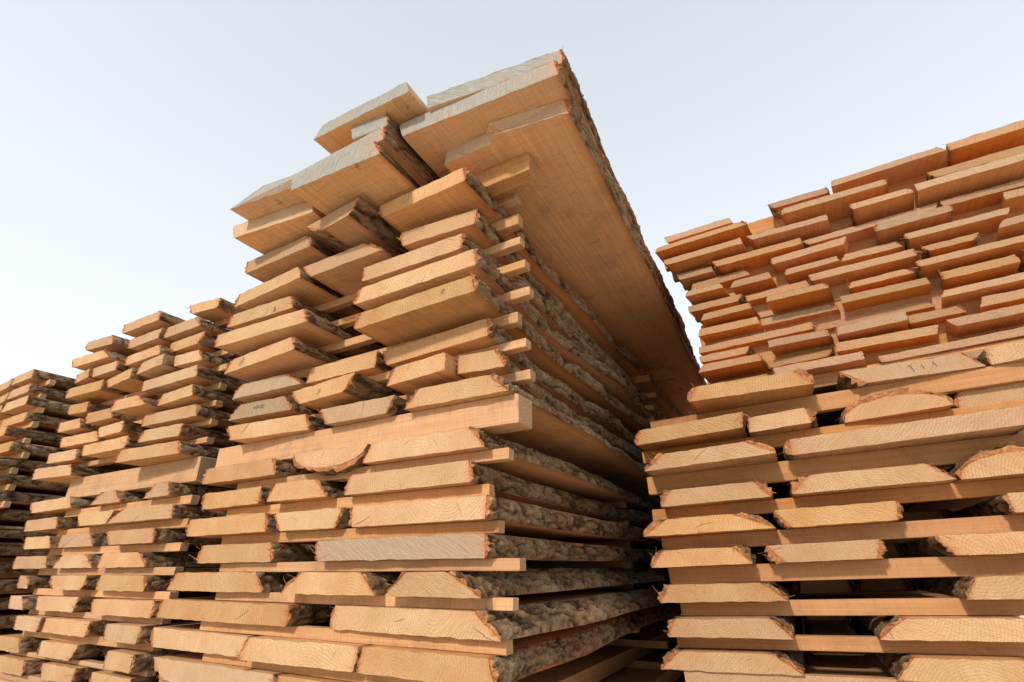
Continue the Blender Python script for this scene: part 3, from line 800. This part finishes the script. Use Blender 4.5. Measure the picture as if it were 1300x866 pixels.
# bearer beams
make_stick(MAIN_FRAME, -1.16, .092, .022, MAIN_Z[7] + TB + .0005, MAIN_Z[9] - MAIN_Z[7] - TB - .001, .075, 'thick square bearer beam running across the middle stack', None, 'bearer_beam', 'beam', tone=.55)
make_stick(MAIN_FRAME, -2.32, -1.29, .035, LEFT_Z[8] + .0505, LEFT_Z[10] - LEFT_Z[8] - .0515, .075, 'thick square bearer beam running across the left stack', None, 'bearer_beam', 'beam', tone=.3)
ZT = MAIN_Z[16] + TB
make_stick(MAIN_FRAME, -.12, .178, -.055, ZT + .0005, .07, .05, 'short brown block under the big overhanging planks', None, 'bearer_block', 'block', tone=.15, weather=.25)
make_stick(MAIN_FRAME, -.30, .16, 1.9, ZT + .0005, .07, .06, 'far block under the big overhanging planks', None, 'bearer_block', 'block', tone=.2)
# sticks carrying the orange stack on the right stack
make_stick(UPPER_FRAME, .03, 1.05, .03, UPPER_Z[12] - .0475, .047, .035, 'thin stick between the orange stack and the right stack', 'sticks of the orange stack', orange=.25)

# big weathered planks on top of the middle stack
PG = 'weathered planks on top of the middle stack'
def plank(z, t, ul, ur, tl, tr, front, label, barkl=0, barkr=.016, length=3.3, weather=.75, skew=0., amps=(.006, .014), fine=(.008, .004), tone=1.7):
    make_board(MAIN_FRAME, z, t, ul, ur, tl, tr, 0, 0, length, '', barkl, barkr, label, PG, amps, name='plank', weather=weather, fine=fine, front=front, skew=skew, cat='plank', tone=tone)
zA = ZT + .071
plank(zA, .056, -.07, .335, -.06, .325, [(0, .135), (.405, .133), (.43, .16), (1, .12)], 'broad overhanging plank with stepped end, lowest of the three at the top right', weather=.55, skew=-.034)
plank(zA + .057, .056, -.150, .342, -.165, .332, [(0, .245), (1, .20)], 'broad weathered plank, middle of the three overhanging at the top right', weather=.95, skew=-.034)
plank(zA + .114, .054, -.055, .350, -.06, .345, [(0, .25), (1, .185)], 'topmost broad plank at the peak of the picture', weather=1.1, skew=-.034, barkr=.012)
zG = ZT + .026
plank(zG, .060, -.520, -.175, -.530, -.205, [(0, .32), (1, .295)], 'grey plank with dark stain below, jutting out over the middle stack', weather=1.1, barkr=.012)
plank(zG, .060, -.900, -.545, -.925, -.560, [(0, .26), (1, .215)], 'lowest plank at the upper left corner of the middle stack', weather=.4, barkr=0)
plank(zG + .061, .058, -.850, -.175, -.715, -.185, [(0, .322), (.4, .288), (1, .29)], 'widest grey plank with a split end, upper left of the pile', weather=1.1, barkr=.012)
plank(zG + .120, .056, -.300, -.175, -.312, -.185, [(0, .30), (1, .285)], 'narrow grey plank with bark, under the topmost left plank', weather=1.1, barkr=.010)
plank(zG + .177, .050, -.455, -.075, -.425, -.09, [(0, .325), (1, .31)], 'topmost left plank with a chipped grey end', weather=1.1, barkr=0)

# rows below the picture that carry the stacks
def stack_base(fr, u0, u1, ztop, t, pitch, length, label, name, v0=0.):
    V, Q = [], []
    def box(a0, a1, b0, b1, c0, c1):
        o = len(V); M = frame_matrix(fr, 0, v0, 0)
        for x, y, z in ((a0, b0, c0), (a1, b0, c0), (a1, b1, c0), (a0, b1, c0), (a0, b0, c1), (a1, b0, c1), (a1, b1, c1), (a0, b1, c1)):
            V.append(tuple(M @ Vector((x, y, z))))
        Q.extend([(o, o + 3, o + 2, o + 1), (o + 4, o + 5, o + 6, o + 7), (o, o + 1, o + 5, o + 4), (o + 1, o + 2, o + 6, o + 5), (o + 2, o + 3, o + 7, o + 6), (o + 3, o, o + 4, o + 7)])
    z = ztop
    while z - pitch > .06:
        for yv in (.02, 1.5, 2.7): box(u0 + .03, u1, yv, yv + .03, z - (pitch - t), z - .0005)
        z -= pitch - t
        x = u0
        while x < u1 - .15:
            w = min(random.uniform(.25, .4), u1 - x); d = random.uniform(-.02, .01)
            box(x + .005, x + w - .005, d, length + d, z - t, z - .0005); x += w
        z -= t
    for yv in (.3, 1.5, 2.6): box(u0, u1, yv, yv + .12, -.12, z - .0005)
    me = build_mesh(name, V, Q, np.zeros((0, 3), int), [WOOD])
    link(name, me, label=label, cat='boards', kind='stuff', color=(.2, 0, .4))
stack_base(MAIN_FRAME, -1.2, .02, MAIN_Z[0], TB, .08, 3.2, 'lower board rows carrying the middle stack', 'unseen_boards')
stack_base(MAIN_FRAME, -2.4, -1.29, LEFT_Z[0], .05, .076, 3.0, 'lower board rows carrying the left stack', 'unseen_boards')
stack_base(MAIN_FRAME, -4.0, -3.18, FARZ[-1], .056, .0885, 3.0, 'lower board rows carrying the far left stack', 'unseen_boards')
stack_base(RIGHT_FRAME, .03, 1.25, RIGHT_Z[0], .05, .096, 3.2, 'lower board rows carrying the right stack', 'unseen_boards')

stack_base(MAIN_FRAME, -5.4, -4.25, 1.665, .08, .0885, 3.0, 'unseen added board stack beyond the far left stack', 'unseen_boards')  # unseen full-height stack, added to stop light through the far left slots
stack_base(RIGHT_FRAME, -.1, 1.6, 1.22, .06, .09, 2.0, 'unseen added board stack behind the right stack', 'unseen_boards', 3.6)  # unseen stack, added to keep light out of the right stack's gaps

# crayon marks on the cut ends
AMP = [[(0, 0), (.5, .55), (.4, .9), (.15, .8), (.25, .5), (.75, .05)], [(.1, .25), (.45, .0), (.8, .45)]]
HOOK = [[(.8, .9), (.3, .95), (.05, .55), (.15, .15), (.5, .05)], [(.35, .6), (.6, .45)]]
BARS = [[(0, 0), (.35, .7)], [(.3, 0), (.75, .9), (.45, .95)], [(.65, .1), (1.0, .75)]]
SCRAWL = [[(0, .2), (.2, .6), (.35, .25), (.5, .65)], [(.65, .7), (.9, .75), (.75, .45), (.95, .35), (.7, .05)], [(1.15, .3), (1.3, .7), (1.5, .6), (1.4, .3), (1.2, .35)], [(1.75, .1), (1.85, .8)], [(2.2, .75), (2.0, .4), (2.25, .1), (2.4, .5), (2.2, .75)]]
FLIP = [[(0, 0), (.35, .55), (.2, .8)], [(.45, .05), (.6, .75), (.85, .8)], [(.5, .4), (.8, .45)], [(1.05, .1), (1.2, .8)], [(1.35, .15), (1.45, .8)]]
TEE = [[(0, .9), (.5, .95)], [(.3, .9), (.55, .0)]]
for key, st, f, z, size in ((('middle stack', 12, 1), HOOK, .25, .022, .014), (('middle stack', 14, 0), AMP, .2, .006, .022), (('middle stack', 10, 0), SCRAWL, -.12, .022, .022),
                            (('middle stack', 10, 1), FLIP, -.1, .014, .024), (('middle stack', 12, 0), BARS, -.28, .012, .03), (('right stack', 8, 1), TEE, -.12, .012, .024), (('right stack', 8, 1), [[(0, .6), (.2, 0)]], .0, .02, .02), (('right stack', 8, 1), [[(0, .7), (.3, 0)]], .1, .022, .02)):
    root, pl, pr, w = ROOTS[key]
    scribble(root, st, f * w, z, size, pl + (pr - pl) * (f + .5 + .04))
